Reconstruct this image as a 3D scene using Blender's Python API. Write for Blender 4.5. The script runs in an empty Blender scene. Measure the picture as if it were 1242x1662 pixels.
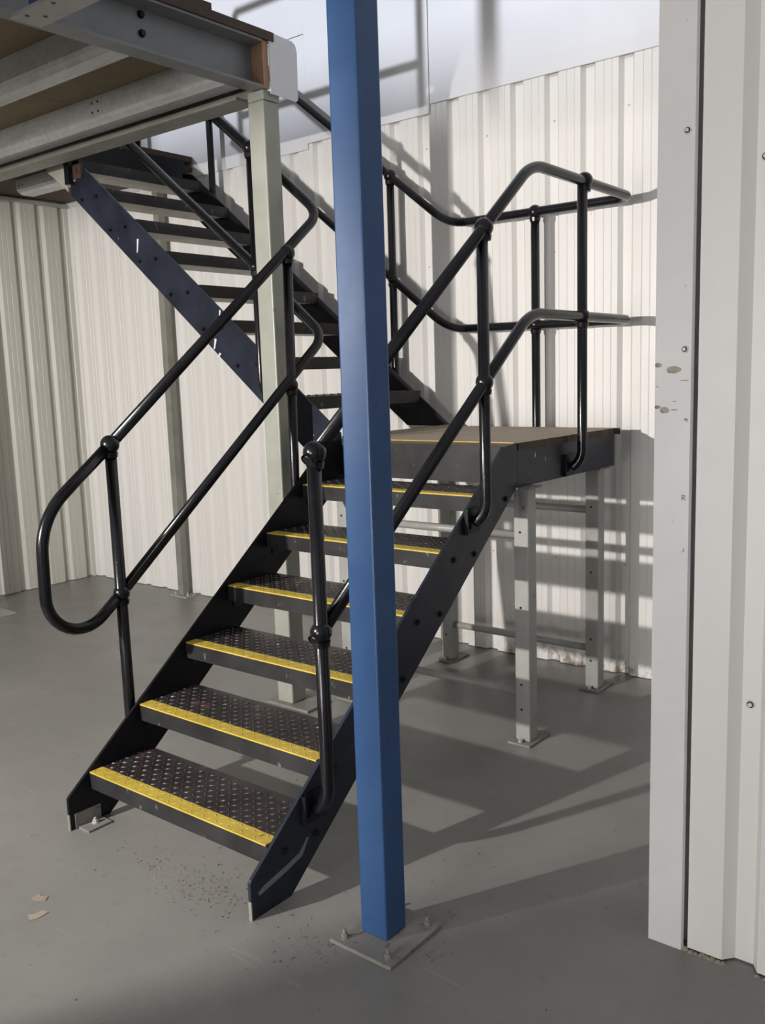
import bpy, math, random
from mathutils import Vector, Matrix
random.seed(7)
SC = bpy.context.scene
COL = SC.collection

# ------------------------------------------------------------------ camera
YAW, PITCH, ROLL, FPX = -0.67620, 0.15015, 0.03274, 1484.0
cam_d = bpy.data.cameras.new('camera')
cam = bpy.data.objects.new('camera', cam_d)
COL.objects.link(cam)
_w = Vector((math.sin(YAW)*math.cos(PITCH), math.cos(YAW)*math.cos(PITCH), -math.sin(PITCH)))
_r = Vector((math.cos(YAW), -math.sin(YAW), 0))
_d = _w.cross(_r)
_c, _s = math.cos(ROLL), math.sin(ROLL)
_r2 = _c*_r + _s*_d
_d2 = -_s*_r + _c*_d
M = Matrix((_r2, -_d2, -_w)).transposed().to_4x4()
M.translation = Vector((0, 0, 1.65))
cam.matrix_world = M
cam_d.sensor_fit = 'VERTICAL'
cam_d.sensor_height = 36.0
cam_d.lens = 36.0*FPX/1662.0
cam_d.clip_start = 0.05
SC.camera = cam

# ------------------------------------------------------------------ world, lights, exposure
wd = bpy.data.worlds.new('world')
SC.world = wd
wd.use_nodes = True
bg = wd.node_tree.nodes['Background']
bg.inputs['Color'].default_value = (0.97, 0.98, 1.0, 1)
bg.inputs['Strength'].default_value = 0.33


def area_light(name, loc, target, size, power, color):
    l = bpy.data.lights.new(name, 'AREA')
    l.shape = 'DISK'
    l.size = size
    l.energy = power
    l.color = color
    o = bpy.data.objects.new(name, l)
    COL.objects.link(o)
    o.location = loc
    o.rotation_euler = (Vector(target) - Vector(loc)).to_track_quat('-Z', 'Y').to_euler()
    return o


def spot_light(name, loc, target, size_deg, blend, radius, power, color):
    l = bpy.data.lights.new(name, 'SPOT')
    l.spot_size = math.radians(size_deg)
    l.spot_blend = blend
    l.shadow_soft_size = radius
    l.energy = power
    l.color = color
    o = bpy.data.objects.new(name, l)
    COL.objects.link(o)
    o.location = loc
    o.rotation_euler = (Vector(target) - Vector(loc)).to_track_quat('-Z', 'Y').to_euler()
    return o


# warm work lamp on the left, behind the photographer; cool clerestory daylight; soft fill added to brighten the right wall
spot_light('work_lamp', (-3.53, -1.51, 2.07), (-3.3, 4.5, 1.9), 125, 1.0, 0.042, 1080, (1.0, 0.95, 0.90))
area_light('clerestory_light', (-8.3, -12.5, 6.8), (-3.0, 4.5, 3.2), 0.45, 3000, (0.86, 0.90, 1.0))
area_light('right_wall_fill', (-1.75, -4.2, 1.2), (-0.5, 2.4, 1.5), 1.7, 185, (1.0, 0.975, 0.95))

SC.view_settings.view_transform = 'Standard'
SC.view_settings.look = 'None'
SC.view_settings.gamma = 1.0
SC.view_settings.use_curve_mapping = False
SC.view_settings.exposure = 0.0


# ------------------------------------------------------------------ materials
class NT:
    def __init__(self, name):
        self.m = bpy.data.materials.new(name)
        self.m.use_nodes = True
        self.t = self.m.node_tree
        self.b = self.t.nodes['Principled BSDF']
        self.tc = self.t.nodes.new('ShaderNodeTexCoord')
        self.geo = self.t.nodes.new('ShaderNodeNewGeometry')

    def n(self, kind, **kw):
        x = self.t.nodes.new(kind)
        for k, v in kw.items():
            setattr(x, k, v)
        return x

    def l(self, a, b):
        self.t.links.new(a, b)

    def world(self):
        return self.geo.outputs['Position']

    def mapping(self, scale=(1, 1, 1), loc=(0, 0, 0), src=None):
        mp = self.n('ShaderNodeMapping')
        mp.inputs['Scale'].default_value = scale
        mp.inputs['Location'].default_value = loc
        self.l(src or self.world(), mp.inputs['Vector'])
        return mp.outputs['Vector']

    def noise(self, scale, detail=4, rough=0.55, vec=None, dist=0.0):
        x = self.n('ShaderNodeTexNoise')
        x.inputs['Scale'].default_value = scale
        x.inputs['Detail'].default_value = detail
        x.inputs['Roughness'].default_value = rough
        x.inputs['Distortion'].default_value = dist
        self.l(vec or self.world(), x.inputs['Vector'])
        return x.outputs['Fac']

    def ramp(self, fac, p0, p1, c0=(0, 0, 0, 1), c1=(1, 1, 1, 1)):
        x = self.n('ShaderNodeValToRGB')
        e = x.color_ramp.elements
        e[0].position, e[1].position = p0, p1
        e[0].color, e[1].color = c0, c1
        self.l(fac, x.inputs['Fac'])
        return x.outputs['Color']

    def mix(self, fac, a, b):
        x = self.n('ShaderNodeMix', data_type='RGBA')
        if isinstance(fac, (int, float)):
            x.inputs[0].default_value = fac
        else:
            self.l(fac, x.inputs[0])
        for i, v in ((6, a), (7, b)):
            if isinstance(v, tuple):
                x.inputs[i].default_value = v
            else:
                self.l(v, x.inputs[i])
        return x.outputs[2]

    def math(self, op, a, b=None, clamp=False):
        x = self.n('ShaderNodeMath', operation=op)
        x.use_clamp = clamp
        for i, v in enumerate((a, b)):
            if v is None:
                continue
            if isinstance(v, (int, float)):
                x.inputs[i].default_value = v
            else:
                self.l(v, x.inputs[i])
        return x.outputs[0]

    def base(self, v):
        if isinstance(v, tuple):
            self.b.inputs['Base Color'].default_value = v
        else:
            self.l(v, self.b.inputs['Base Color'])

    def rough(self, v):
        if isinstance(v, (int, float)):
            self.b.inputs['Roughness'].default_value = v
        else:
            self.l(v, self.b.inputs['Roughness'])

    def bump(self, h, strength=0.2, dist=0.01):
        x = self.n('ShaderNodeBump')
        x.inputs['Strength'].default_value = strength
        x.inputs['Distance'].default_value = dist
        self.l(h, x.inputs['Height'])
        self.l(x.outputs['Normal'], self.b.inputs['Normal'])

    def sep(self):
        x = self.n('ShaderNodeSeparateXYZ')
        self.l(self.world(), x.inputs[0])
        return x.outputs


def rgba(r, g, b):
    return (r, g, b, 1.0)


def painted(name, col, col2, rough=0.4, chip=None, chip_lo=0.70, chip_hi=0.72, chip_scale=30, stretch=(1, 1, 1), metallic=0.0, coat=0.0, spec=0.5):
    k = NT(name)
    v = k.noise(6, 5, 0.6)
    c = k.mix(k.ramp(v, 0.35, 0.7), col, col2)
    if chip:
        ch = k.noise(chip_scale, 3, 0.5, k.mapping(stretch))
        c = k.mix(k.ramp(ch, chip_lo, chip_hi), c, chip)
    k.base(c)
    k.rough(k.math('ADD', k.math('MULTIPLY', k.noise(14, 4), 0.18), rough-0.09))
    k.b.inputs['Metallic'].default_value = metallic
    k.b.inputs['Coat Weight'].default_value = coat
    k.b.inputs['Specular IOR Level'].default_value = spec
    k.bump(k.noise(120, 2), 0.08, 0.002)
    return k.m


# floor: worn grey floor paint, satin, dusty, with faint pink scuffs and specks
k = NT('floor_paint')
c = k.mix(k.ramp(k.noise(0.9, 6, 0.6), 0.3, 0.72), rgba(0.195, 0.19, 0.18), rgba(0.258, 0.252, 0.238))
c = k.mix(k.math('MULTIPLY', k.ramp(k.noise(5, 6, 0.7), 0.5, 0.8), 0.40), c, rgba(0.28, 0.275, 0.262))
c = k.mix(k.math('MULTIPLY', k.ramp(k.noise(22, 5, 0.7), 0.56, 0.72), 0.30), c, rgba(0.125, 0.12, 0.11))
pk = k.math('MULTIPLY', k.ramp(k.noise(1.7, 5, 0.7, k.mapping((1, 1, 1), (3.1, 7.7, 0))), 0.60, 0.75), 0.30)
c = k.mix(pk, c, rgba(0.27, 0.20, 0.20))
vo = k.n('ShaderNodeTexVoronoi', feature='F1')
vo.inputs['Scale'].default_value = 11.0
k.l(k.world(), vo.inputs['Vector'])
sp = k.math('LESS_THAN', vo.outputs['Distance'], 0.045)
sp = k.math('MULTIPLY', sp, k.math('GREATER_THAN', k.noise(2.2, 2), 0.50))
c = k.mix(k.math('MULTIPLY', sp, 0.75), c, rgba(0.05, 0.045, 0.04))
scr = k.ramp(k.noise(9, 2, 0.4, k.mapping((0.35, 3.2, 1)), 1.5), 0.71, 0.74)
c = k.mix(k.math('MULTIPLY', scr, 0.25), c, rgba(0.36, 0.355, 0.345))
k.base(c)
k.rough(k.math('ADD', k.math('MULTIPLY', k.noise(3.0, 6, 0.65), 0.35), 0.22))
k.bump(k.noise(26, 5, 0.6), 0.10, 0.004)
MAT_FLOOR = k.m


def cladding(name, base, base2, dirt=True):
    k = NT(name)
    c = k.mix(k.ramp(k.noise(1.2, 4, 0.5, k.mapping((2, 2, 0.5))), 0.3, 0.75), base, base2)
    if dirt:
        z = k.sep()[2]
        low = k.math('SUBTRACT', 1.0, k.math('DIVIDE', z, 0.15), True)
        d = k.math('MULTIPLY', low, k.ramp(k.noise(9, 6, 0.75), 0.50, 0.62))
        d = k.math('MULTIPLY', d, k.ramp(k.math('DIVIDE', k.math('ADD', k.sep()[0], 8.0), 8.0), 0.57, 0.70))
        c = k.mix(d, c, rgba(0.16, 0.11, 0.06))
        fl = k.math('MULTIPLY', k.ramp(k.noise(26, 4, 0.6, k.mapping((1, 1, 0.8))), 0.71, 0.74), 0.35)
        c = k.mix(fl, c, rgba(0.35, 0.33, 0.29))
    k.base(c)
    k.rough(k.math('ADD', k.math('MULTIPLY', k.noise(7, 4), 0.2), 0.33))
    k.bump(k.noise(5, 3, 0.5, k.mapping((1, 1, 0.35))), 0.10, 0.02)
    return k.m


MAT_CLAD = cladding('white_cladding', rgba(0.745, 0.73, 0.705), rgba(0.785, 0.772, 0.75))
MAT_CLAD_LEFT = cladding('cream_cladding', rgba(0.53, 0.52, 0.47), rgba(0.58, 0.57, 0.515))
MAT_CLAD_RIGHT = cladding('right_cladding', rgba(0.74, 0.73, 0.705), rgba(0.79, 0.78, 0.755), False)
MAT_PANEL = cladding('smooth_panel', rgba(0.72, 0.72, 0.735), rgba(0.76, 0.76, 0.77), False)

# flashing board with brown scuff marks of their own shape
k = NT('flashing_paint')
c = k.mix(k.ramp(k.noise(4, 5, 0.6), 0.35, 0.7), rgba(0.70, 0.69, 0.69), rgba(0.76, 0.75, 0.745))
X, Y, Z = k.sep()
wob = k.math('MULTIPLY', k.math('SUBTRACT', k.noise(90, 3), 0.5), 0.9)
tot = None
for (sx, sz, rx, rz) in ((-0.908, 1.635, 0.020, 0.0095), (-0.950, 1.648, 0.010, 0.006), (-0.931, 1.530, 0.013, 0.0085),
                         (-0.951, 1.538, 0.009, 0.0045), (-0.905, 1.531, 0.010, 0.002), (-0.880, 1.607, 0.012, 0.0015),
                         (-0.905, 1.553, 0.005, 0.0015), (-0.951, 1.592, 0.003, 0.0015), (-0.875, 1.505, 0.004, 0.003)):
    dx = k.math('DIVIDE', k.math('SUBTRACT', X, sx), rx)
    dz = k.math('DIVIDE', k.math('SUBTRACT', Z, sz), rz)
    r = k.math('ADD', k.math('ADD', k.math('MULTIPLY', dx, dx), k.math('MULTIPLY', dz, dz)), wob)
    mk = k.math('LESS_THAN', r, 1.0)
    tot = mk if tot is None else k.math('MAXIMUM', tot, mk)
c = k.mix(tot, c, k.mix(k.ramp(k.noise(60, 3), 0.50, 0.68), rgba(0.36, 0.29, 0.23), rgba(0.10, 0.085, 0.075)))
st = k.math('MULTIPLY', k.ramp(k.noise(60, 3, 0.5, k.mapping((1, 1, 0.6))), 0.72, 0.74), 0.5)
c = k.mix(st, c, rgba(0.3, 0.28, 0.27))
k.base(c)
k.rough(0.42)
MAT_FLASH = k.m

MAT_NAVY = painted('navy_paint', rgba(0.012, 0.0145, 0.024), rgba(0.025, 0.031, 0.049), 0.38, rgba(0.5, 0.5, 0.5), 0.735, 0.75, 22, (1.0, 1.0, 0.45), spec=0.3)
MAT_NAVY_DARK = painted('black_navy_paint', rgba(0.006, 0.006, 0.009), rgba(0.011, 0.012, 0.017), 0.42, rgba(0.25, 0.25, 0.25), 0.76, 0.78, 34, spec=0.25)
MAT_BLACK = painted('gloss_black_paint', rgba(0.0055, 0.0055, 0.0075), rgba(0.010, 0.010, 0.013), 0.22, rgba(0.13, 0.12, 0.11), 0.745, 0.77, 40, coat=0.0, spec=0.4)
MAT_BLUE = painted('blue_paint', rgba(0.023, 0.076, 0.205), rgba(0.030, 0.092, 0.235), 0.40, rgba(0.02, 0.03, 0.06), 0.72, 0.75, 45)
MAT_GREEN = painted('pale_green_paint', rgba(0.31, 0.32, 0.275), rgba(0.37, 0.38, 0.335), 0.42, rgba(0.22, 0.21, 0.17), 0.72, 0.76, 14)
MAT_GREY = painted('grey_steel_paint', rgba(0.31, 0.31, 0.29), rgba(0.40, 0.40, 0.38), 0.42, rgba(0.16, 0.14, 0.11), 0.70, 0.75, 24)
MAT_CHANNEL = painted('blue_grey_steel', rgba(0.17, 0.178, 0.185), rgba(0.21, 0.218, 0.225), 0.4, rgba(0.30, 0.29, 0.27), 0.74, 0.77, 25)
MAT_STRIP = painted('khaki_grey_steel', rgba(0.20, 0.20, 0.17), rgba(0.27, 0.27, 0.235), 0.5, rgba(0.12, 0.10, 0.07), 0.70, 0.75, 20)
MAT_UNDER = painted('beige_grey_underside', rgba(0.33, 0.32, 0.27), rgba(0.43, 0.42, 0.36), 0.55, rgba(0.16, 0.13, 0.10), 0.70, 0.75, 18)
MAT_RISER = painted('scuffed_black_plate', rgba(0.015, 0.015, 0.016), rgba(0.034, 0.033, 0.034), 0.5, rgba(0.16, 0.15, 0.14), 0.68, 0.74, 26, (1, 1, 0.6), spec=0.3)
MAT_BOLT = painted('zinc_bolt', rgba(0.48, 0.47, 0.45), rgba(0.62, 0.61, 0.58), 0.35, metallic=0.25)
MAT_CHECKER = painted('worn_checker_plate', rgba(0.024, 0.020, 0.020), rgba(0.046, 0.038, 0.037), 0.38, rgba(0.12, 0.06, 0.05), 0.62, 0.72, 12)
MAT_STUD = painted('stud_painted_glints', rgba(0.045, 0.038, 0.037), rgba(0.085, 0.077, 0.074), 0.34, rgba(0.40, 0.39, 0.37), 0.66, 0.72, 55)  # bright patches in the colour are painted glints on the studs
MAT_YELLOW = painted('yellow_nosing_paint', rgba(0.50, 0.365, 0.050), rgba(0.62, 0.46, 0.085), 0.5, rgba(0.22, 0.165, 0.06), 0.66, 0.74, 48, (1.0, 0.45, 1.0))
MAT_WHITE_PLATE = painted('white_plate', rgba(0.70, 0.71, 0.75), rgba(0.75, 0.76, 0.80), 0.4)
MAT_CONCRETE = painted('raw_plate', rgba(0.20, 0.19, 0.175), rgba(0.27, 0.26, 0.24), 0.6, rgba(0.11, 0.10, 0.09), 0.62, 0.72, 40)
MAT_SCREW = painted('bright_screw', rgba(0.66, 0.66, 0.65), rgba(0.74, 0.74, 0.73), 0.3)
MAT_PAPER = painted('tan_scrap', rgba(0.26, 0.22, 0.165), rgba(0.36, 0.31, 0.24), 0.8)
MAT_GRIT = painted('grit', rgba(0.07, 0.063, 0.052), rgba(0.22, 0.20, 0.17), 0.9)

# galvanised purlins
k = NT('galvanised_steel')
vo = k.n('ShaderNodeTexVoronoi')
vo.inputs['Scale'].default_value = 28
k.l(k.world(), vo.inputs['Vector'])
c = k.mix(k.ramp(vo.outputs['Distance'], 0.1, 0.8), rgba(0.54, 0.55, 0.55), rgba(0.62, 0.63, 0.63))
c = k.mix(k.math('MULTIPLY', k.ramp(k.noise(8, 6, 0.7, k.mapping((0.6, 3, 3))), 0.5, 0.75), 0.5), c, rgba(0.28, 0.28, 0.265))
k.base(c)
k.b.inputs['Metallic'].default_value = 0.2
k.rough(0.42)
MAT_GALV = k.m


def wood(name, a, b, sc=(2, 18, 18)):
    k = NT(name)
    g = k.noise(4, 6, 0.65, k.mapping(sc), 0.8)
    c = k.mix(k.ramp(g, 0.3, 0.7), a, b)
    c = k.mix(k.math('MULTIPLY', k.ramp(k.noise(2.3, 5, 0.7), 0.5, 0.8), 0.5), c, tuple(x*0.55 for x in a[:3]) + (1,))
    k.base(c)
    k.rough(0.7)
    k.bump(g, 0.25, 0.004)
    return k.m


MAT_PLY = wood('worn_plywood', rgba(0.33, 0.26, 0.19), rgba(0.46, 0.38, 0.295))
MAT_PLY_EDGE = wood('dark_ply_edge', rgba(0.040, 0.022, 0.014), rgba(0.085, 0.050, 0.032), (6, 6, 60))
MAT_CHIP = wood('particle_board', rgba(0.20, 0.150, 0.080), rgba(0.25, 0.190, 0.105), (6, 6, 6))
MAT_TIMBER = wood('raw_timber', rgba(0.34, 0.19, 0.11), rgba(0.48, 0.29, 0.18), (20, 20, 2))


# ------------------------------------------------------------------ mesh building
class MB:
    def __init__(self):
        self.v, self.f, self.sm = [], [], []

    def add(self, vs, fs, smooth=False):
        o = len(self.v)
        self.v += [tuple(p) for p in vs]
        for f in fs:
            self.f.append([i+o for i in f])
            self.sm.append(smooth)
        return self

    def box(self, x0, x1, y0, y1, z0, z1):
        vs = [(x, y, z) for z in (z0, z1) for y in (y0, y1) for x in (x0, x1)]
        return self.add(vs, [(0, 2, 3, 1), (4, 5, 7, 6), (0, 1, 5, 4), (2, 6, 7, 3), (0, 4, 6, 2), (1, 3, 7, 5)])

    def prism(self, poly, axis, a, b, smooth=False):
        """poly: 2D points in the plane normal to axis ('x': (y,z), 'y': (x,z), 'z': (x,y))"""
        def P(p, t):
            return {'x': (t, p[0], p[1]), 'y': (p[0], t, p[1]), 'z': (p[0], p[1], t)}[axis]
        n = len(poly)
        ar = sum(poly[i][0]*poly[(i+1) % n][1]-poly[(i+1) % n][0]*poly[i][1] for i in range(n))
        if ar < 0:
            poly = poly[::-1]
        if axis == 'y':
            poly = poly[::-1]
        vs = [P(p, a) for p in poly]+[P(p, b) for p in poly]
        fs = [list(range(n))[::-1], list(range(n, 2*n))]
        self.add(vs, fs)
        o = len(self.v)-2*n
        for i in range(n):
            j = (i+1) % n
            self.f.append([o+i, o+j, o+n+j, o+n+i])
            self.sm.append(smooth)
        return self

    def tube(self, pts, r, seg=14, cap=True):
        pts = [Vector(p) for p in pts]
        n = len(pts)
        t0 = (pts[1]-pts[0]).normalized()
        up = Vector((0, 0, 1)) if abs(t0.z) < 0.9 else Vector((1, 0, 0))
        u = t0.cross(up).normalized()
        vs, fs = [], []
        prev = t0
        for i, p in enumerate(pts):
            if i == 0:
                t = t0
            elif i == n-1:
                t = (pts[i]-pts[i-1]).normalized()
            else:
                t = ((pts[i]-pts[i-1]).normalized()+(pts[i+1]-pts[i]).normalized()).normalized()
            q = prev.rotation_difference(t)
            u = q @ u
            u = (u - t*u.dot(t)).normalized()
            w = t.cross(u)
            prev = t
            for k in range(seg):
                a = 2*math.pi*k/seg
                vs.append(p+(u*math.cos(a)+w*math.sin(a))*r)
        for i in range(n-1):
            for k in range(seg):
                kk = (k+1) % seg
                fs.append((i*seg+k, i*seg+kk, (i+1)*seg+kk, (i+1)*seg+k))
        self.add(vs, fs, True)
        if cap:
            o = len(self.v)-len(vs)
            self.f.append([o+k for k in range(seg)][::-1])
            self.sm.append(False)
            self.f.append([o+(n-1)*seg+k for k in range(seg)])
            self.sm.append(False)
        return self

    def ball(self, c, r, seg=16, rings=10, squash=1.0):
        vs = [(c[0], c[1], c[2]+r*squash)]
        for i in range(1, rings):
            a = math.pi*i/rings
            for k in range(seg):
                b = 2*math.pi*k/seg
                vs.append((c[0]+r*math.sin(a)*math.cos(b), c[1]+r*math.sin(a)*math.sin(b), c[2]+r*squash*math.cos(a)))
        vs.append((c[0], c[1], c[2]-r*squash))
        fs = [(0, 1+k, 1+(k+1) % seg) for k in range(seg)]
        for i in range(rings-2):
            for k in range(seg):
                kk = (k+1) % seg
                fs.append((1+i*seg+k, 1+(i+1)*seg+k, 1+(i+1)*seg+kk, 1+i*seg+kk))
        e = len(vs)-1
        o = 1+(rings-2)*seg
        fs += [(e, o+(k+1) % seg, o+k) for k in range(seg)]
        return self.add(vs, fs, True)

    def disc(self, c, axis, r, h, seg=10, r2=None):
        """short cylinder (or cone frustum) from c along axis"""
        ax = Vector(axis).normalized()
        u = ax.orthogonal().normalized()
        w = ax.cross(u)
        c = Vector(c)
        r2 = r if r2 is None else r2
        vs = []
        for q, rr in ((0, r), (h, r2)):
            for k in range(seg):
                a = 2*math.pi*k/seg
                vs.append(c+ax*q+(u*math.cos(a)+w*math.sin(a))*rr)
        fs = [list(range(seg))[::-1], list(range(seg, 2*seg))]+[(k, (k+1) % seg, seg+(k+1) % seg, seg+k) for k in range(seg)]
        return self.add(vs, fs)

    def mesh(self, name, mat, org=(0, 0, 0)):
        me = bpy.data.meshes.new(name)
        o = Vector(org)
        me.from_pydata([tuple(Vector(p)-o) for p in self.v], [], self.f)
        me.polygons.foreach_set('use_smooth', self.sm)
        me.materials.append(mat)
        me.update()
        return me

    def build(self, name, mat, parent=None, bevel=0.0, kind=None, label=None, org=None):
        """org: world position of the object's origin (defaults to the parent's, or the lowest centre)"""
        if parent is not None:
            po = Vector(parent['_o'])
            org = po if org is None else Vector(org)
        elif org is None:
            xs, ys, zs = zip(*self.v)
            org = Vector(((min(xs)+max(xs))/2, (min(ys)+max(ys))/2, min(zs)))
        org = Vector(org)
        ob = bpy.data.objects.new(name, self.mesh(name, mat, org))
        COL.objects.link(ob)
        ob['_o'] = tuple(org)
        if parent is not None:
            ob.parent = parent
            ob.location = org-Vector(parent['_o'])
        else:
            ob.location = org
        if bevel:
            b = ob.modifiers.new('bevel', 'BEVEL')
            b.width = bevel
            b.segments = 2
            b.limit_method = 'ANGLE'
        if kind:
            ob['kind'] = kind
        if label:
            ob['label'] = label
        return ob


def thing(name, loc, label, cat, group=None):
    e = bpy.data.objects.new(name, None)
    COL.objects.link(e)
    e.location = loc
    e['_o'] = tuple(loc)
    e.empty_display_size = 0.1
    e['label'] = label
    e['category'] = cat
    if group:
        e['group'] = group
    return e


def struct_root(name, loc=(0, 0, 0)):
    e = bpy.data.objects.new(name, None)
    COL.objects.link(e)
    e.location = loc
    e['_o'] = tuple(loc)
    e['kind'] = 'structure'
    return e


def fillet(pts, radii, seg=8):
    """polyline with rounded corners; radii: tangent length at each inner point"""
    P = [Vector(p) for p in pts]
    out = [P[0]]
    for i in range(1, len(P)-1):
        t = radii[i-1]
        if t <= 0:
            out.append(P[i])
            continue
        a = P[i]+(P[i-1]-P[i]).normalized()*t
        b = P[i]+(P[i+1]-P[i]).normalized()*t
        for s in range(seg+1):
            q = s/seg
            # rational quadratic for a rounder arc
            half = (P[i-1]-P[i]).angle(P[i+1]-P[i])/2
            w = math.sin(half)
            den = (1-q)**2+2*w*q*(1-q)+q*q
            out.append((a*(1-q)**2+P[i]*(2*w*q*(1-q))+b*q*q)/den)
    out.append(P[-1])
    return out


# ------------------------------------------------------------------ floor
MB().box(-9.0, 4.0, -6.0, 5.2, -0.10, 0.0).build('floor', MAT_FLOOR, kind='structure')

# ------------------------------------------------------------------ ribbed walls
PITCH_R = 0.2055


def rib_profile(n, depth=0.025):
    """points (s, d): along the wall, depth behind the front face; n ribs"""
    pts = []
    for i in range(n):
        s = i*PITCH_R
        pts += [(s, 0), (s+0.043, 0), (s+0.046, 0.003), (s+0.049, 0), (s+0.086, 0), (s+0.089, 0.003), (s+0.092, 0),
                (s+0.122, 0), (s+0.142, depth), (s+0.186, depth), (s+0.2045, 0)]
    pts.append((n*PITCH_R, 0))
    return pts


def sheet(prof, frame, z0, z1, thick=0.0012):
    """frame(s, d) -> (x, y)"""
    mb = MB()
    n = len(prof)
    vs = []
    for z in (z0, z1):
        for s, d in prof:
            x, y = frame(s, d)
            vs.append((x, y, z))
    fs = [(i, i+1, n+i+1, n+i) for i in range(n-1)]
    mb.add(vs, fs)
    # back skin, so that a sheet has thickness
    vs2 = []
    for z in (z0, z1):
        for s, d in prof:
            x, y = frame(s, d+thick)
            vs2.append((x, y, z))
    mb.add(vs2, [f[::-1] for f in fs])
    return mb


WALL_Y = 4.50
wb = struct_root('wall_back', (-3.9, WALL_Y, 0))
MB().box(-7.0, 2.2, WALL_Y+0.036, WALL_Y+0.12, 0.0, 6.0).build('backing', MAT_CLAD, wb)
# troughs (with the screws) fall at X = -1.985 + n*0.2055
x_start = -1.985-0.164-23*PITCH_R
me_cache = None
s0 = x_start
nsheet = 0
while s0 < 1.9:
    nr = 5
    org = (s0, WALL_Y, 0)
    if me_cache is None:
        ob = sheet(rib_profile(nr), lambda s, d: (s0+s, WALL_Y+d), 0.004, 3.6).build('cladding_sheet', MAT_CLAD, wb, org=org)
        me_cache = ob.data
    else:
        ob = bpy.data.objects.new('cladding_sheet', me_cache)
        COL.objects.link(ob)
        ob['_o'] = org
        ob.parent = wb
        ob.location = Vector(org)-Vector(wb['_o'])
    s0 += nr*PITCH_R
    nsheet += 1
# smooth cover panels above the ribbed sheets
for (x0, x1, z0, z1, yy) in ((-6.95, -4.112, 3.07, 3.752, 0.010), (-6.95, -4.112, 3.757, 6.0, 0.010),
                             (-4.108, -3.165, 3.105, 6.0, 0.014), (-3.160, -1.20, 3.155, 6.0, 0.012), (-1.195, 2.0, 3.155, 6.0, 0.012)):
    MB().box(x0, x1, WALL_Y-yy, WALL_Y-0.0008, z0, z1).build('cover_panel', MAT_PANEL, wb)
m = MB()
for i in range(-4, 1):
    for zz in (0.60, 1.335, 2.26, 2.925):
        m.disc((-1.985+0.003+i*2*PITCH_R, WALL_Y+0.032, zz), (0, -1, 0), 0.011, 0.003, 10)
        m.disc((-1.985+0.003+i*2*PITCH_R, WALL_Y+0.029, zz), (0, -1, 0), 0.0065, 0.006, 6)
m.build('screw_heads', MAT_BOLT, wb, kind='stuff')

WALL_X = -6.82
wl = struct_root('wall_left', (WALL_X, 2.0, 0))
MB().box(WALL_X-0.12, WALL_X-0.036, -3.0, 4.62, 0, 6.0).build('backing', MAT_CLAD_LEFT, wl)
# troughs at Y = 4.455 - n*0.2127 (screws); profile runs from the corner towards the camera
cache = None
y_c = 4.455+0.164-0.005
for i in range(6):
    yy = y_c-i*5*PITCH_R
    org = (WALL_X, yy, 0)
    if cache is None:
        prof = rib_profile(5)
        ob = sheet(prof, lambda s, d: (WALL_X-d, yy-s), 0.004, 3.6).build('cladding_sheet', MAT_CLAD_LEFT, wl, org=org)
        cache = ob.data
    else:
        ob = bpy.data.objects.new('cladding_sheet', cache)
        COL.objects.link(ob)
        ob['_o'] = org
        ob.parent = wl
        ob.location = Vector(org)-Vector(wl['_o'])
m = MB()
for i in range(6):
    for zz in (0.60, 1.415, 2.33):
        m.disc((WALL_X-0.032, 4.45-i*PITCH_R, zz), (1, 0, 0), 0.011, 0.003, 10)
        m.disc((WALL_X-0.029, 4.45-i*PITCH_R, zz), (1, 0, 0), 0.0065, 0.006, 6)
m.build('screw_heads', MAT_BOLT, wl, kind='stuff')
# angle along the top of the left wall and the corner
MB().box(WALL_X+0.001, WALL_X+0.05, 1.6, 4.49, 3.062, 3.085).build('trim_1', MAT_GREY, kind='structure')
MB().prism([(WALL_X-0.003, WALL_Y-0.002), (WALL_X+0.006, WALL_Y-0.002), (WALL_X+0.006, WALL_Y-0.008), (WALL_X+0.001, WALL_Y-0.03), (WALL_X-0.003, WALL_Y-0.03)], 'z', 0, 3.06).build('trim_2', MAT_CLAD_LEFT, kind='structure')

def screw(parent, x, y, z, k):
    """screw with a rubber ring between washer and hexagonal head, axis towards -Y"""
    a = MB().disc((x, y, z), (0, -1, 0), 0.0105*k, 0.0025*k, 18, 0.0092*k)
    o = a.build('screw', MAT_SCREW, parent)
    MB().disc((x, y-0.0025*k, z), (0, -1, 0), 0.0072*k, 0.0008*k, 18).build('washer_ring', MAT_NAVY_DARK, o)
    MB().disc((x, y-0.0033*k, z), (0, -1, 0), 0.0052*k, 0.0045*k, 6, 0.0045*k).build('head', MAT_SCREW, o)


# right-hand partition wall: sheets, flashing board at its end
RW_Y = 2.38
wr = struct_root('wall_right', (0.2, RW_Y, 0))
MB().box(-0.94, 2.0, RW_Y+0.04, RW_Y+0.14, 0, 4.2).build('backing', MAT_CLAD_RIGHT, wr)
prof = [(0.0, 0.02), (0.004, 0.0), (0.100, 0.0), (0.127, 0.032), (0.176, 0.032), (0.195, 0.0)]
for a in (0.195, 0.4005, 0.606):
    prof += [(a+0.043, 0), (a+0.046, 0.003), (a+0.049, 0), (a+0.122, 0), (a+0.142, 0.032), (a+0.186, 0.032), (a+0.2045, 0)]
sheet(prof, lambda s, d: (-0.852+s, RW_Y+d), 0.006, 4.2).build('cladding_sheet', MAT_CLAD_RIGHT, wr)
s1 = -0.852+prof[-1][0]
sheet(rib_profile(5), lambda s, d: (s1+s, RW_Y+d), 0.006, 4.2).build('cladding_sheet', MAT_CLAD_RIGHT, wr)
for zz, xx in ((2.142, -0.703), (0.75, -0.703)):
    screw(wr, xx, RW_Y+0.032, zz, 1.25)
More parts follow.
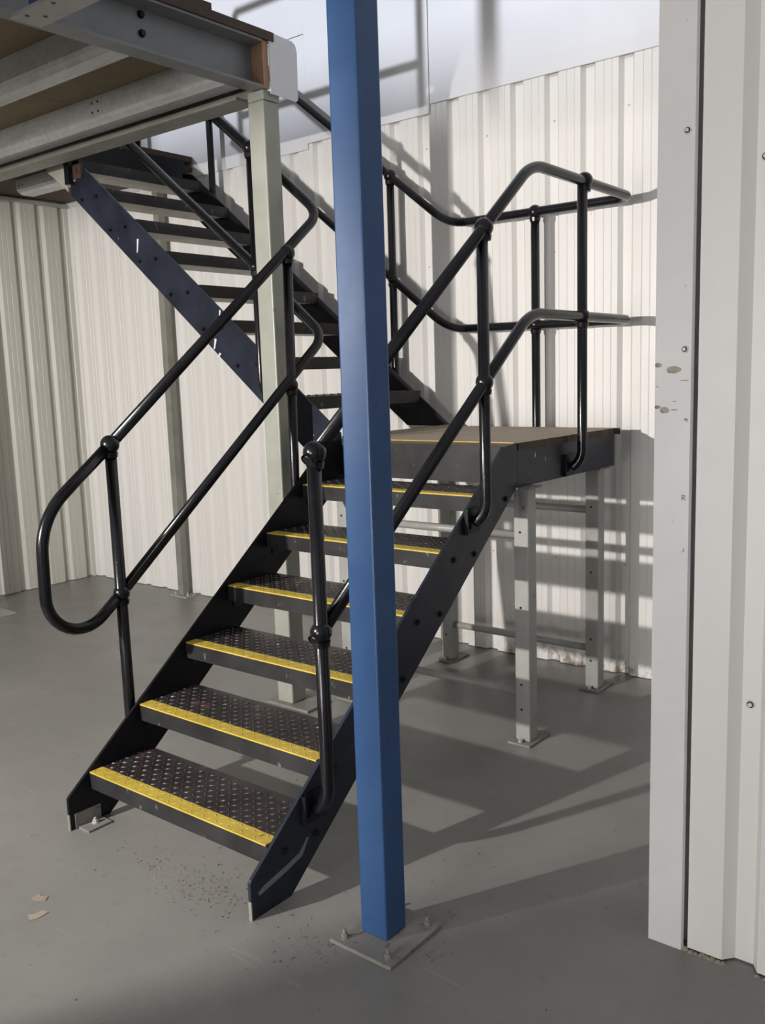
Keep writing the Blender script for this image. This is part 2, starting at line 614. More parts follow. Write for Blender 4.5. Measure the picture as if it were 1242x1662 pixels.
# crumbled mortar at the foot of the wall
m = MB()
rq = random.Random(4)
for i in range(26):
    x = -0.855+0.30*rq.random()**1.5
    a, b = rq.uniform(0.005, 0.014), rq.uniform(0.004, 0.009)
    y = RW_Y-0.004+rq.uniform(-0.006, 0.004)
    m.add([(x-a, y-b, 0.0), (x+a, y-b*0.6, 0.0), (x+a*0.8, y+b, 0.0), (x-a*0.7, y+b, 0.0), (x, y, b*1.1)],
          [(0, 1, 4), (1, 2, 4), (2, 3, 4), (3, 0, 4), (3, 2, 1, 0)])
m.build('mortar_crumbs', MAT_PAPER, wr, kind='stuff')
# end flashing: face board plus return
tr = struct_root('trim_3', (-0.905, RW_Y-0.012, 0))
fb = MB()
fb.prism([(-0.958, RW_Y-0.014), (-0.862, RW_Y-0.014), (-0.858, RW_Y-0.004), (-0.862, RW_Y-0.008), (-0.952, RW_Y-0.008), (-0.952, RW_Y+0.15), (-0.958, RW_Y+0.15)], 'z', 0.0, 4.2)
fb.build('flashing_board', MAT_FLASH, tr)
for zz, xx in ((2.226, -0.881), (1.687, -0.879)):
    screw(tr, xx, RW_Y-0.014, zz, 1.0)

# small hand-written marks on the flashing board
def strokes(parent, x, z, lines, k):
    m = MB()
    for (x0, z0, x1, z1) in lines:
        d = Vector((x1-x0, 0, z1-z0)).normalized()*0.0007
        n = Vector((-d.z, 0, d.x))
        a, b = Vector((x+x0*k, 0, z+z0*k)), Vector((x+x1*k, 0, z+z1*k))
        q = [a-d-n, b+d-n, b+d+n, a-d+n]
        m.prism([(p.x, p.z) for p in q], 'y', RW_Y-0.0146, RW_Y-0.0139)
    m.build('marking', MAT_NAVY_DARK, parent)


strokes(tr, -0.8800, 1.293, [(0, 0, 0, 1), (0, 1, 0.6, 0.95), (0.6, 0.95, 0.6, 0.55), (0.6, 0.55, 0, 0.5), (0.15, 0.5, 0.7, 0)], 0.013)
strokes(tr, -0.8765, 1.498, [(0, 1, 0.7, 0.9), (0.7, 0.9, 0.55, 0.2)], 0.010)
strokes(tr, -0.8795, 1.153, [(0.5, 1, 0.7, 0.4), (0.7, 0.4, 0.2, 0)], 0.010)

# unseen wall added behind the photographer, keeping clerestory light off the lower wall
MB().box(-9.0, 4.0, -6.1, -6.0, 0, 5.45).build('added_sill_wall', MAT_CLAD_RIGHT, kind='structure')
# unseen partition added to cut the work lamp's light above and to the right
wf = MB()
wf.box(-3.142, -2.25, -0.91, -0.81, 0, 2.9)
wf.box(-7.0, -4.45, -0.91, -0.81, 0, 2.9)
wf.box(-4.45, -3.142, -0.91, -0.81, 2.195, 2.9)
wf.build('added_lamp_partition', MAT_CLAD_RIGHT, kind='structure')

# ------------------------------------------------------------------ stair treads (shared meshes)
TW = 0.952          # tread width between the stringers
TD = 0.285          # depth
PT = 0.0065         # plate thickness
LIP = 0.066


def tread_meshes():
    # local frame: x across (0..TW), y back from the nosing, z = 0 at the walking surface
    m = MB()
    m.prism([(0, 0), (TD, 0), (TD, -0.03), (TD-PT, -0.03), (TD-PT, -PT), (PT, -PT), (PT, -LIP), (0, -LIP)], 'x', 0, TW)
    plate = m.mesh('tread', MAT_CHECKER)
    plate.materials.append(MAT_RISER)
    for p in plate.polygons:
        if abs(p.normal.y) > 0.9:
            p.material_index = 1
    s = MB()
    px, py = 0.031, 0.029
    ny = int((TD-0.06)/py)
    nx = int(TW/px)
    for j in range(ny):
        for i in range(nx):
            cx = 0.016+i*px
            cy = 0.072+j*py
            a = math.radians(45 if (i+j) % 2 else -45)
            ca, sa = math.cos(a), math.sin(a)
            L, W_, H = 0.0125, 0.0042, 0.0032
            ring = [(-L, 0), (0, -W_), (L, 0), (0, W_)]
            top = [(-L*0.45, 0), (0, -W_*0.4), (L*0.45, 0), (0, W_*0.4)]
            vs = [(cx+x*ca-y*sa, cy+x*sa+y*ca, 0.0) for x, y in ring]+[(cx+x*ca-y*sa, cy+x*sa+y*ca, H) for x, y in top]
            s.add(vs, [(4, 5, 6, 7), (0, 1, 5, 4), (1, 2, 6, 5), (2, 3, 7, 6), (3, 0, 4, 7)], False)
    studs = s.mesh('checker_studs', MAT_STUD)
    n = MB()
    # yellow strip, a little wavy at the back edge, wrapped just over the nose
    N = 40
    vs = []
    rnd = random.Random(3)
    for i in range(N+1):
        x = 0.004+(TW-0.008)*i/N
        w = 0.056+rnd.uniform(-0.0015, 0.0015)
        vs += [(x, -0.0012, -0.004), (x, -0.0012, 0.0014), (x, w, 0.0014), (x, w, 0.0)]
    fs = []
    for i in range(N):
        for q in range(3):
            fs.append((4*i+q, 4*i+4+q, 4*i+5+q, 4*i+1+q))
    n.add(vs, fs)
    for j in range(2):
        for i in range(nx):
            cx, cy = 0.016+i*px, 0.014+j*py
            a = math.radians(45 if (i+j) % 2 else -45)
            ca, sa = math.cos(a), math.sin(a)
            L, W_, H = 0.0115, 0.0036, 0.0026
            ring = [(-L, 0), (0, -W_), (L, 0), (0, W_)]
            vs = [(cx+x*ca-y*sa, cy+x*sa+y*ca, 0.0012) for x, y in ring]+[(cx+(x*ca-y*sa)*0.45, cy+(x*sa+y*ca)*0.45, H) for x, y in ring]
            n.add(vs, [(4, 5, 6, 7), (0, 1, 5, 4), (1, 2, 6, 5), (2, 3, 7, 6), (3, 0, 4, 7)])
    strip = n.mesh('nosing_strip', MAT_YELLOW)
    u = MB()
    u.box(0.010, TW-0.010, PT+0.0005, 0.222, -LIP+0.002, -LIP+0.008)
    u.box(0.010, TW-0.010, 0.216, 0.222, -LIP+0.008, -PT-0.001)
    pan = u.mesh('underside_pan', MAT_UNDER)
    angs = []
    for x0, x1, x2, x3 in ((0.0005, 0.006, 0.006, 0.045), (TW-0.006, TW-0.0005, TW-0.045, TW-0.006)):
        g = MB()
        pr = [(0.03, -LIP+0.0015), (0.21, -LIP+0.0015), (0.20, -LIP-0.012), (0.12, -LIP-0.034), (0.03, -LIP-0.034)]
        g.prism(pr, 'x', x0, x1)
        g.box(x2, x3, 0.03, 0.205, -LIP-0.0045, -LIP+0.0015)
        angs.append(g.mesh('end_angle', MAT_RISER))
    return plate, studs, strip, pan, angs


T_PLATE, T_STUD, T_STRIP, T_PAN, T_ANG = tread_meshes()


def add_tread(parent, loc, rotz, yellow=True):
    t = bpy.data.objects.new('tread', T_PLATE)
    COL.objects.link(t)
    t.parent = parent
    t.location = Vector(loc)-Vector(parent['_o'])
    t.rotation_euler = (0, 0, rotz)
    kids = [('checker_studs', T_STUD), ('underside_pan', T_PAN), ('end_angle', T_ANG[0]), ('end_angle', T_ANG[1])]
    if yellow:
        kids.insert(0, ('nosing_strip', T_STRIP))
    for nm, me in kids:
        c = bpy.data.objects.new(nm, me)
        COL.objects.link(c)
        c.parent = t
        if nm == 'checker_studs':
            c['kind'] = 'stuff'
        if nm == 'nosing_strip':
            c['label'] = 'worn yellow painted strip along the front edge'
    return t


# ------------------------------------------------------------------ lower flight
XR, XL = -1.965, -2.941        # outer face of right stringer, inner face edge of left one
ST = 0.012
RISE, GO = 0.1905, 0.2465
L0Y = 1.842
LZ = 1.342
lf = thing('stair_flight', (-2.45, 1.75, 0), 'lower stair flight with yellow edged checker plate treads on dark navy stringers', 'stairs')
poly = [(1.745, 0.0), (1.745, 0.124), (1.752, 0.132), (3.262, 1.335), (3.368, 1.342), (3.368, 1.156), (1.918, 0.0)]
MB().prism(poly, 'x', XR-ST, XR).build('stringer', MAT_NAVY, lf, label='right navy stringer with bolt heads and a pale scrape')
MB().prism(poly, 'x', XL-ST, XL).build('stringer', MAT_NAVY_DARK, lf, label='left stringer, almost black, bare steel at the toe')
treads_low = []
for i in range(6):
    treads_low.append(add_tread(lf, (XL+0.001, L0Y+GO*i, 0.1985+RISE*i), 0))
m = MB()
for i in range(6):
    y, z = L0Y+GO*i, 0.1985+RISE*i
    for dy in (0.055, 0.20):
        m.disc((XR, y+dy, z-0.035), (1, 0, 0), 0.0125, 0.004, 12)
        m.disc((XR+0.004, y+dy, z-0.035), (1, 0, 0), 0.009, 0.007, 6)
m.build('bolt_heads', MAT_NAVY_DARK, lf, kind='stuff')
# bare steel edge at both toes
MB().box(XL-ST-0.0006, XL+0.0006, 1.7435, 1.7475, 0.0, 0.062).build('bare_toe', MAT_STRIP, lf)
MB().box(XR-ST-0.0006, XR+0.0006, 1.7435, 1.7475, 0.0, 0.062).build('bare_toe', MAT_STRIP, lf)
# pale scrape on the right stringer
MB().prism([(1.775, 0.080), (1.80, 0.092), (1.90, 0.112), (1.962, 0.128), (2.0, 0.165), (2.008, 0.162), (1.975, 0.112), (1.90, 0.092), (1.80, 0.072), (1.78, 0.068)], 'x', XR, XR+0.0008).build('scrape_mark', MAT_CHANNEL, lf)
fbk = MB()
fbk.box(XL, XL+0.006, 1.765, 1.875, 0.0, 0.06)
fbk.box(XL+0.006, XL+0.072, 1.775, 1.875, 0.0, 0.008)
fo = fbk.build('foot_bracket', MAT_CONCRETE, lf)
b_ = MB()
b_.disc((XL+0.032, 1.83, 0.008), (0, 0, 1), 0.014, 0.003, 14)
b_.disc((XL+0.032, 1.83, 0.011), (0, 0, 1), 0.010, 0.010, 6)
b_.disc((XL+0.032, 1.83, 0.021), (0, 0, 1), 0.005, 0.008, 8)
b_.build('bolt', MAT_BOLT, fo)

# ------------------------------------------------------------------ landing platform
LY0, LY1 = 3.370, 4.338
lp = thing('landing_platform', (-2.45, 3.85, 0), 'navy half landing with worn plywood deck on grey box legs and tubes', 'platform')
MB().box(XR-0.010, XR, LY0, LY1, 1.152, 1.310).build('edge_beam', MAT_NAVY, lp, label='navy edge beam on the right side')
MB().box(XL-0.012, XL-0.002, LY0, LY1, 1.152, 1.310).build('edge_beam', MAT_NAVY_DARK, lp)
MB().box(XL+0.001, XR-0.0125, LY0, LY0+0.010, 1.163, 1.326).build('front_riser', MAT_RISER, lp, label='scuffed black riser plate under the front edge')
MB().box(XL, XR-0.011, LY1-0.010, LY1, 1.152, 1.310).build('edge_beam', MAT_NAVY_DARK, lp)
for q in range(3):
    MB().box(XL+0.2+q*0.25, XL+0.26+q*0.25, LY0+0.012, LY1-0.012, 1.20, 1.31).build('joist', MAT_NAVY_DARK, lp)
# plywood deck, slightly ragged edge on the right
rnd = random.Random(5)
pts = [(-2.905, LY0+0.008), (XR+0.004, LY0+0.008)]
N = 24
for i in range(1, N+1):
    pts.append((XR+0.006+rnd.uniform(-0.003, 0.004), LY0+0.008+(LY1-LY0-0.02)*i/N))
pts.append((XR+0.030, LY1+0.004))
pts.append((-2.905, LY1+0.004))
dk = MB()
dk.prism(pts, 'z', 1.3105, LZ)
d = dk.build('plywood_deck', MAT_PLY, lp)
d.data.materials.append(MAT_PLY_EDGE)
for p in d.data.polygons:
    if abs(p.normal.z) < 0.5:
        p.material_index = 1
MB().box(XL+0.004, XR-0.013, LY0-0.001, LY0+0.009, LZ-0.002, LZ+0.0014).build('nosing_strip', MAT_YELLOW, lp, label='thin yellow line along the front edge')
# checker plate strip at the foot of the upper flight, with its wood edge
MB().box(XL-0.010, -2.912, LY0+0.01, LY1-0.012, 1.312, LZ+0.012).build('checker_strip', MAT_CHECKER, lp)
MB().box(-2.911, -2.893, LY0+0.012, LY1-0.012, LZ+0.0006, LZ+0.012).build('batten', MAT_PLY, lp)


def leg(x, y):
    l = MB().box(x-0.036, x+0.036, y-0.036, y+0.036, 0.010, 1.151).build('leg', MAT_GREY, lp, bevel=0.006)
    MB().box(x-0.056, x+0.056, y-0.075, y+0.115, 0.0, 0.010).build('foot_plate', MAT_CONCRETE, l, bevel=0.002)
    b = MB()
    for dy in (-0.058, 0.085):
        b.disc((x, y+dy, 0.010), (0, 0, 1), 0.009, 0.010, 6)
        b.disc((x, y+dy, 0.020), (0, 0, 1), 0.005, 0.009, 8)
    b.build('anchor_bolts', MAT_BOLT, l, kind='stuff')
    h = MB()
    for zz in (0.155, 0.27, 0.62, 0.955):
        h.disc((x-0.004, y-0.036, zz), (0, -1, 0), 0.0055, 0.002, 10)
    h.build('bolt_heads', MAT_NAVY_DARK, l, kind='stuff')
    MB().box(x-0.05, x+0.05, y-0.05, y+0.06, 1.143, 1.1515).build('cap_plate', MAT_CONCRETE, l)


for x, y in ((-1.965, 3.432), (-2.016, 4.225), (-2.985, 3.432), (-2.918, 4.225)):
    leg(x, y)
for x0, x1, y, zz in ((-2.949, -2.001, 3.432, 0.222), (-2.949, -2.001, 3.432, 0.935), (-2.882, -2.052, 4.225, 0.212), (-2.882, -2.052, 4.225, 0.935)):
    MB().tube([(x0, y, zz), (x1, y, zz)], 0.0185, 14).build('brace_tube', MAT_GREY, lp)

# ------------------------------------------------------------------ upper flight
YN, YF = 3.370, 4.330
USL = 0.797
URISE = 0.2045
UGO = URISE/USL
UX0 = -2.921
uf = thing('stair_flight', (-3.9, 3.85, LZ), 'upper stair flight seen from below, climbing left from landing to mezzanine, chipped navy stringer', 'stairs')


def uz(x):
    return LZ+(UX0-x)*USL


xt = -4.93
near = [(-2.955, uz(-2.955)), (-2.955, uz(-2.955)-0.275), (-5.045, uz(-5.045)-0.275+0.02), (-5.045, 2.845), (-4.915, 2.875), (-4.895, uz(-4.895))]
MB().prism(near, 'y', YN, YN+ST).build('stringer', MAT_NAVY, uf, label='chipped blue navy stringer on the near side')
far = [(-2.955, uz(-2.955)-0.03), (-2.955, LZ), (-3.265, LZ+0.002), (-5.15, uz(-5.15)-0.275), (-5.15, 3.06), (-5.05, uz(-5.05))]
MB().prism(far, 'y', YF, YF+ST).build('stringer', MAT_NAVY_DARK, uf, label='dark far stringer against the white wall')
for i in range(1, 9):
    # local x -> world +Y, local y -> world -X : rotate +90 degrees
    add_tread(uf, (UX0-UGO*i+0.012, YN+ST+0.001, LZ+URISE*i), math.pi/2, False)
m = MB()
for i in range(1, 8):
    x, z = UX0-UGO*i, LZ+URISE*i
    for dx in (-0.075, -0.22):
        m.disc((x+dx, YN, z-0.035), (0, -1, 0), 0.0115, 0.004, 12)
        m.disc((x+dx, YN-0.004, z-0.035), (0, -1, 0), 0.0085, 0.007, 6)
m.build('bolt_heads', MAT_NAVY_DARK, uf, kind='stuff')
# white scrape marks on the near stringer
for (x, z, w, h) in ((-4.44, 2.415, 0.014, 0.075), (-3.83, 1.835, 0.016, 0.055), (-3.80, 1.775, 0.02, 0.02), (-3.78, 1.98, 0.008, 0.06)):
    MB().prism([(x-w/2, z-h/2), (x+w/2-0.004, z-h/2+0.006), (x+w/2+0.012, z+h/2), (x+0.004, z+h/2+0.004)], 'y', YN-0.0008, YN).build('scrape_mark', MAT_WHITE_PLATE, uf)


# ------------------------------------------------------------------ handrails
R_T = 0.0225
R_B = 0.0368


def rail(parent, name, pts, radii, r=R_T):
    return MB().tube(fillet(pts, radii), r, 16).build(name, MAT_BLACK, parent)


def ball(parent, p, r=R_B, collar=None):
    m = MB().ball(p, r)
    m.disc((p[0], p[1], p[2]-r-0.012), (0, 0, 1), R_T+0.004, 0.02, 16, R_T+0.007)
    return m.build('ball_joint', MAT_BLACK, parent)


XH = -1.905
YB = 4.395
h1 = thing('handrail', (XH, 3.0, 0.3), 'black tubular handrail up the right side of the lower flight and round the landing', 'handrail')
B1, B1m = (XH, 2.052, 1.418), (XH, 2.046, 0.853)
B2, B2m = (XH, 3.040, 2.182), (XH, 3.028, 1.605)
B3, B3m = (XH, 3.880, 2.466), (XH, 3.858, 1.876)
XB5 = -3.39
top_far = [(-2.985, YB, 2.462), (-4.1, YB, 2.462+1.115*USL), (-5.22, YB, 2.462+2.235*USL), (-5.75, YB, 2.462+2.235*USL)]
mid_far = [(-2.998, YB, 1.886), (-4.1, YB, 1.886+1.102*USL), (-5.22, YB, 1.886+2.222*USL), (-5.75, YB, 1.886+2.222*USL)]
rail(h1, 'top_rail', [B1, (XH, 3.408, 2.466), (XH, YB-0.01, 2.458)]+top_far, [0.10, 0.075, 0.12, 0, 0.1])
rail(h1, 'mid_rail', [B1m, (XH, 3.385, 1.877), (XH, YB-0.01, 1.874)]+mid_far, [0.10, 0.075, 0.12, 0, 0.1])


def foot_post_x(parent, x, y, ztop, zbase, into):
    """vertical post whose foot curves in towards a stringer at x+into"""
    pts = fillet([(x, y, ztop), (x, y, zbase), (x+into, y-0.012, zbase-0.035)], [0.05])
    MB().tube(pts, R_T, 16).build('post', MAT_BLACK, parent)


def bracket_x(parent, x, y, z):
    b = MB()
    b.box(x, x+0.007, y-0.062, y+0.045, z-0.05, z+0.05)
    b.prism([(y-0.064, z-0.05), (y-0.058, z-0.05), (y-0.058, z+0.05), (y-0.064, z+0.05)], 'x', x, x+0.018)
    b.disc((x+0.007, y-0.035, z-0.022), (1, 0, 0), 0.0125, 0.003, 14)
    b.disc((x+0.010, y-0.035, z-0.022), (1, 0, 0), 0.0095, 0.010, 6)
    return b.build('bracket', MAT_NAVY_DARK, parent)


foot_post_x(h1, XH, 2.046, 1.418, 0.285, -0.045)
bracket_x(h1, XR+0.001, 2.045, 0.262)
foot_post_x(h1, XH, 3.025, 2.182, 1.09, -0.045)
bracket_x(h1, XR+0.001, 3.02, 1.062)
foot_post_x(h1, XH, 3.858, 2.466, 1.225, -0.045)
bracket_x(h1, XR+0.001, 3.845, 1.205)
# post behind the landing
XP4 = -2.44
MB().tube(fillet([(XP4, YB, 2.46), (XP4, YB, 1.25), (XP4, LY1+0.012, 1.22)], [0.035]), R_T, 16).build('post', MAT_BLACK, h1)
# posts on the far stringer
for xp, zt in ((XB5, None), (-4.92, None)):
    zt = 2.462+(-2.985-xp)*USL
    MB().tube(fillet([(xp, YB, zt), (xp, YB, uz(xp)-0.10), (xp, YF+ST+0.012, uz(xp)-0.14)], [0.03]), R_T, 16).build('post', MAT_BLACK, h1)
    ball(h1, (xp, YB, zt))
    ball(h1, (xp, YB, 1.886+(-2.998-xp)*USL), 0.031)
MB().tube([(-5.70, YB, 2.462+2.235*USL), (-5.70, YB, 3.215)], R_T, 16).build('post', MAT_BLACK, h1)
for p in (B1, B2, B3, (XP4, YB, 2.459)):
    ball(h1, p)
for p in (B1m, B2m, B3m, (XP4, YB, 1.882)):
    ball(h1, p, 0.0355)
# open sockets on the first post's ball joints
for p in (B1, B1m):
    m = MB()
    dirv = Vector((0.0, -0.80, -0.60)).normalized()
    c0 = Vector(p)+dirv*0.020
    m.tube([c0, c0+dirv*0.020], 0.0245, 16, False)
    m.tube([c0+dirv*0.020, c0+dirv*0.001], 0.0185, 16, True)
    m.build('socket', MAT_BLACK, h1)

XHL = -3.0
YNR = 3.322
h2 = thing('handrail', (XHL, 2.5, 0.3), 'black tubular handrail with looped lower end on the left side of the lower flight', 'handrail')
C1, C1m = (XHL, 2.085, 1.415), (XHL, 2.087, 0.833)
C2, C2m = (XHL, 3.105, 2.208), (XHL, 3.092, 1.611)
XC3 = -3.432
C3, C3m = (XC3, YNR, 2.775), (XC3, YNR, 2.203)
end_t = (-5.05, YNR, 2.775+(XC3+5.05)*USL)
end_m = (-5.05, YNR, 2.203+(XC3+5.05)*USL)
loop = [C1m, (XHL, 1.757, 0.583), (XHL, 1.768, 1.172), C1]
pts = fillet(loop, [0.30, 0.13], 12)
MB().tube(pts, R_T, 16).build('loop_end', MAT_BLACK, h2)
rail(h2, 'top_rail', [C1, (XHL, YNR+0.012, 2.405), C3, end_t], [0.085, 0])
rail(h2, 'mid_rail', [C1m, (XHL, YNR+0.012, 1.838), C3m, end_m], [0.085, 0])
MB().tube(fillet([C1, (XHL, 2.085, 0.30), (XL-ST-0.012, 2.075, 0.265)], [0.035]), R_T, 16).build('post', MAT_BLACK, h2)
MB().tube(fillet([C2, (XHL, 3.085, 1.10), (XL-ST-0.012, 3.075, 1.065)], [0.035]), R_T, 16).build('post', MAT_BLACK, h2)
MB().tube(fillet([C3, (XC3, YNR, 1.60), (XC3-0.01, YN-0.012, 1.565)], [0.03]), R_T*0.93, 16).build('post', MAT_BLACK, h2)
for p in (C1, C2, C3):
    ball(h2, p)
for p in (C1m, C2m, C3m):
    ball(h2, p, 0.033)

# ------------------------------------------------------------------ mezzanine deck
mz = thing('mezzanine_deck', (-5.0, 3.0, 2.93), 'steel framed mezzanine deck at upper left, galvanised purlins and brown boards seen from below', 'mezzanine')
XC = -3.13
ch = MB()
ch.prism([(XC, 2.955), (XC, 2.966), (XC-0.080, 2.972), (XC-0.080, 3.145), (XC, 3.153), (XC, 3.164), (XC-0.090, 3.164), (XC-0.090, 2.955)], 'y', 1.62, 3.145)
c_ = ch.build('channel_beam', MAT_CHANNEL, mz)
m = MB()
for zz in (3.125, 3.053):
    m = MB()
    m.disc((XC-0.080, 2.533, zz), (1, 0, 0), 0.0165, 0.004, 14)
    m.disc((XC-0.076, 2.533, zz), (1, 0, 0), 0.0125, 0.010, 6)
    m.build('bolt', MAT_NAVY_DARK, c_)
MB().box(XC-0.088, XC-0.006, 3.1455, 3.182, 2.957, 3.163).build('timber_strip', MAT_TIMBER, mz)
wp = MB()
wp.prism([(3.183, 2.938), (3.35, 2.934), (3.362, 2.945), (3.366, 3.16), (3.355, 3.188), (3.335, 3.198), (3.183, 3.205)], 'x', XC-0.004, XC+0.002)
wp.build('end_plate', MAT_WHITE_PLATE, mz, label='white cover plate on the beam end')
# floor boards on top, ragged brown edge
MB().box(-7.0, XC+0.008, 1.62, 3.21, 3.165, 3.203).build('floor_board', MAT_PLY_EDGE, mz)
MB().box(XC-0.10, XC+0.004, 2.0, 2.845, 3.204, 3.232).build('batten', MAT_PLY_EDGE, mz)
MB().box(-7.0, -5.215, 3.212, WALL_Y-0.02, 3.165, 3.203).build('floor_board', MAT_PLY_EDGE, mz)
# particle boards seen between the purlins (joints across)
for y0, y1 in ((1.62, 2.373), (2.377, 2.980), (2.984, 3.195)):
    x1 = XC-0.092
    for w in (1.17, 1.2, 1.2, 0.2):
        MB().box(x1-w+0.003, x1, y0, y1, 3.10, 3.135).build('particle_board', MAT_CHIP, mz)
        x1 -= w
for x0, x1 in ((-6.8, -6.02), (-6.015, -5.22)):
    MB().box(x0, x1, 3.215, WALL_Y-0.02, 3.10, 3.13).build('particle_board', MAT_PLY_EDGE, mz)  # darker material here stands in for the shade under this part of the deck


def purlin(y, x0, x1, zb=2.97, ztop=3.099, nm='purlin'):
    prof = [(y, ztop), (y, zb+0.030), (y+0.012, zb+0.016), (y+0.042, zb), (y+0.128, zb), (y+0.132, zb+0.012),
            (y+0.128, zb+0.012), (y+0.127, zb+0.004), (y+0.043, zb+0.004), (y+0.014, zb+0.020), (y+0.004, zb+0.032), (y+0.004, ztop)]
    o = MB().prism(prof, 'x', x0, x1).build(nm, MAT_GALV, mz)
    h = MB()
    for q in (0.95, 1.0, 2.3):
        for zz in (zb+0.055, zb+0.10):
            h.disc((x1-q, y, zz), (0, -1, 0), 0.0065, 0.0006, 10)
    h.build('bolt_holes', MAT_NAVY_DARK, o, kind='stuff')
    return o


for y in (1.768, 2.375, 2.982):
    purlin(y, -7.0, XC-0.0912)
# edge channel along the stairwell side
MB().prism([(3.082, 2.915), (3.212, 2.915), (3.212, 3.16), (3.200, 3.16), (3.200, 2.928), (3.082, 2.928)], 'x', -6.8, XC-0.125).build('edge_beam', MAT_STRIP, mz)
# trimmer and bracket at the head of the upper flight
MB().box(-5.215, -5.20, 3.215, 4.40, 2.985, 3.164).build('trimmer_beam', MAT_NAVY_DARK, mz)
purlin(3.73, -6.25, -5.22, 3.0, 3.099)
bk = MB()
bk.prism([(-5.50, 3.022), (-5.28, 2.985), (-5.262, 2.945), (-5.10, 2.835), (-5.056, 2.80), (-5.056, 2.998), (-5.10, 3.06), (-5.50, 3.06)], 'y', YN-0.012, YN-0.004)
b2 = bk.build('bracket_plate', MAT_UNDER, mz)
MB().box(-5.050, -5.005, YN-0.035, YN-0.003, 2.838, 3.06).build('hanger_angle', MAT_NAVY_DARK, mz)
MB().box(-4.985, -4.905, YN-0.018, YN-0.002, 2.86, 2.945).build('hanger_cleat', MAT_PLY_EDGE, mz)
m = MB()
m.disc((-5.235, YN-0.012, 3.005), (0, -1, 0), 0.012, 0.006, 8)
m.disc((-4.945, YN-0.018, 2.905), (0, -1, 0), 0.011, 0.007, 6)
m.build('bolt_heads', MAT_PLY_EDGE, mz, kind='stuff')

# guard rail along the edge of the mezzanine, over the stairwell (throws its shadow on the wall)
gr = thing('guard_rail', (-4.6, 3.14, 3.203), 'black tubular guard rail on the mezzanine edge above the stairwell', 'guard rail')
for x in (-3.62, -5.0):
    MB().tube([(x, 3.14, 3.204), (x, 3.14, 4.25)], 0.024, 12).build('post', MAT_BLACK, gr)
for zz in (3.66, 4.25):
    MB().tube([(-3.62, 3.14, zz), (-5.0, 3.14, zz)], 0.024, 12).build('rail', MAT_BLACK, gr)

gq = thing('added_shadow_post', (-3.56, 2.05, 3.203), 'dark square post added on the mezzanine floor to cast a shadow on the wall', 'post')  # unseen post, added to throw a vertical shadow on the upper wall
MB().box(-3.60, -3.52, 2.01, 2.09, 3.2105, 4.9).build('shaft', MAT_NAVY_DARK, gq, bevel=0.004)
MB().box(-3.65, -3.47, 1.96, 2.14, 3.2035, 3.2105).build('base_plate', MAT_NAVY_DARK, gq)

# ------------------------------------------------------------------ posts
gp = thing('box_post', (-3.20, 3.20, 0), 'pale green grey square steel post standing between the flights under the mezzanine corner', 'post')
MB().box(-3.253, -3.150, 3.150, 3.252, 0.012, 2.912).build('shaft', MAT_GREEN, gp, bevel=0.007)
MB().box(-3.31, -3.02, 3.12, 3.30, 0, 0.012).build('base_plate', MAT_CONCRETE, gp, bevel=0.002)
MB().box(-3.250, -3.146, 3.150, 3.252, 2.9125, 2.953).build('cap_plate', MAT_GREEN, gp)

sp_ = thing('box_post', (-5.55, 4.43, 0), 'slim grey square steel post against the back wall near the corner', 'post')
MB().box(-5.575, -5.515, 4.39, 4.45, 0.010, 3.099).build('shaft', MAT_STRIP, sp_, bevel=0.004)
MB().box(-5.64, -5.45, 4.36, 4.48, 0, 0.010).build('base_plate', MAT_GREY, sp_)
m = MB()
for x in (-5.615, -5.475):
    m.disc((x, 4.40, 0.010), (0, 0, 1), 0.010, 0.012, 6)
    m.disc((x, 4.40, 0.022), (0, 0, 1), 0.005, 0.014, 8)
m.build('anchor_bolts', MAT_BOLT, sp_, kind='stuff')

s3 = thing('box_post', (-6.55, 3.30, 0), 'grey steel post whose base plate just shows at the left edge', 'post')
MB().box(-6.58, -6.52, 3.27, 3.33, 0.010, 2.96).build('shaft', MAT_GREY, s3, bevel=0.004)
MB().box(-6.72, -6.205, 3.24, 3.40, 0, 0.010).build('base_plate', MAT_GREY, s3)
bp = thing('box_column', (-1.60, 1.938, 0), 'blue painted square steel column bolted to the floor in front of the stairs', 'column')
MB().box(-1.650, -1.553, 1.890, 1.986, 0.012, 2.905).build('shaft', MAT_BLUE, bp, bevel=0.006)
MB().box(-1.702, -1.474, 1.806, 2.058, 0, 0.012).build('base_plate', MAT_CONCRETE, bp, bevel=0.002)
for x, y in ((-1.668, 1.836), (-1.506, 1.836), (-1.668, 2.028), (-1.506, 2.028)):
    b = MB()
    b.disc((x, y, 0.012), (0, 0, 1), 0.012, 0.003, 14)
    b.disc((x, y, 0.015), (0, 0, 1), 0.0095, 0.011, 6)
    b.disc((x, y, 0.026), (0, 0, 1), 0.0055, 0.016, 8)
    b.build('anchor_bolt', MAT_CONCRETE, bp)

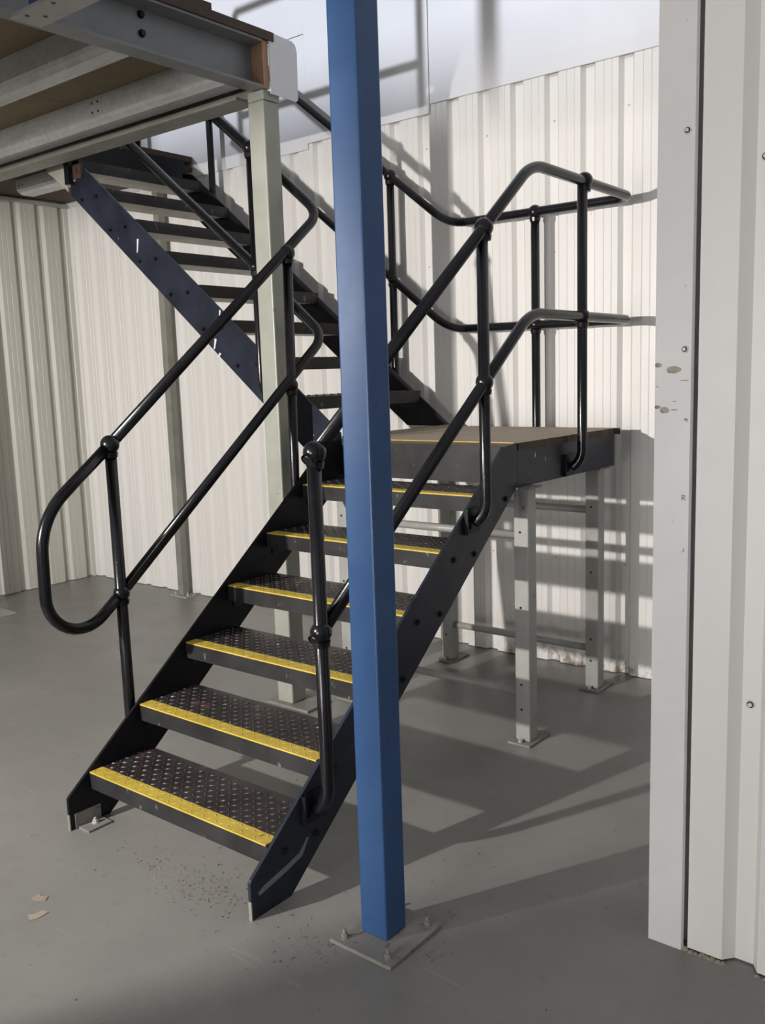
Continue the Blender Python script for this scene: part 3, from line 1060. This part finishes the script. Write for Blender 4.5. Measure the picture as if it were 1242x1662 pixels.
bb = thing('box_beam', (-2.3, 1.93, 2.905), 'blue box beam with grey bottom plate at the top left corner', 'beam')
MB().box(-3.085, -1.50, 1.872, 1.992, 2.906, 2.918).build('bottom_plate', MAT_GREY, bb)
MB().box(-2.985, -1.50, 1.885, 1.98, 2.919, 3.03).build('beam', MAT_BLUE, bb, bevel=0.005)
MB().box(-2.88, -1.2, 0.95, 1.985, 3.031, 3.07).build('added_shade_board', MAT_CHIP, bb)  # unseen board added to keep the work lamp off the upper panels
m = MB()
for x, y in ((-3.02, 1.90), (-2.98, 1.945), (-2.86, 1.90)):
    m.disc((x, y, 2.9062), (0, 0, -1), 0.008, 0.0014, 12)
m.build('bolt_holes', MAT_NAVY_DARK, bb, kind='stuff')

# ------------------------------------------------------------------ litter on the floor
for (x, y, a, s) in ((-2.625, 1.43, 0.3, 0.030), (-2.545, 1.372, 1.4, 0.034)):
    m = MB()
    ca, sa = math.cos(a), math.sin(a)
    pg = [(-0.9, -0.4), (-0.2, -0.6), (0.9, -0.3), (0.6, 0.5), (-0.1, 0.3), (-0.7, 0.6)]
    m.prism([(x+(p[0]*ca-p[1]*sa)*s, y+(p[0]*sa+p[1]*ca)*s) for p in pg], 'z', 0.0003, 0.0022)
    ob = m.build('scrap', MAT_PAPER)
    ob['label'] = ('small tan paper scrap on the floor, farther from the lens of the two' if s < 0.032 else 'small tan paper scrap on the floor, nearer to the lens of the two')
    ob['category'] = 'scrap'
    ob['group'] = 'tan scraps on the floor'
m = MB()
rnd = random.Random(11)
for i in range(420):
    if i < 260:
        x, y = rnd.gauss(-2.28, 0.17), rnd.gauss(1.78, 0.06)
    elif i < 330:
        x, y = rnd.gauss(-1.72, 0.09), rnd.gauss(1.74, 0.07)
    elif i < 370:
        x, y = rnd.gauss(-1.45, 0.05), rnd.gauss(1.95, 0.12)
    else:
        x, y = rnd.uniform(-3.6, -1.0), rnd.uniform(1.2, 3.4)
    s = rnd.uniform(0.0016, 0.0045)
    a = rnd.uniform(0, 3)
    e = rnd.uniform(0.5, 2.0)
    vs = [(x+s*e*math.cos(a+q), y+s*math.sin(a+q), 0.0002) for q in (0, 2.1, 4.2)]+[(x, y, s*0.9)]
    m.add(vs, [(0, 1, 3), (1, 2, 3), (2, 0, 3), (0, 2, 1)])
g = m.build('floor_grit', MAT_GRIT, kind='stuff')
g['label'] = 'loose dark grit scattered on the floor below the lowest tread'
g['category'] = 'grit'

for o in bpy.data.objects:
    if '_o' in o:
        del o['_o']
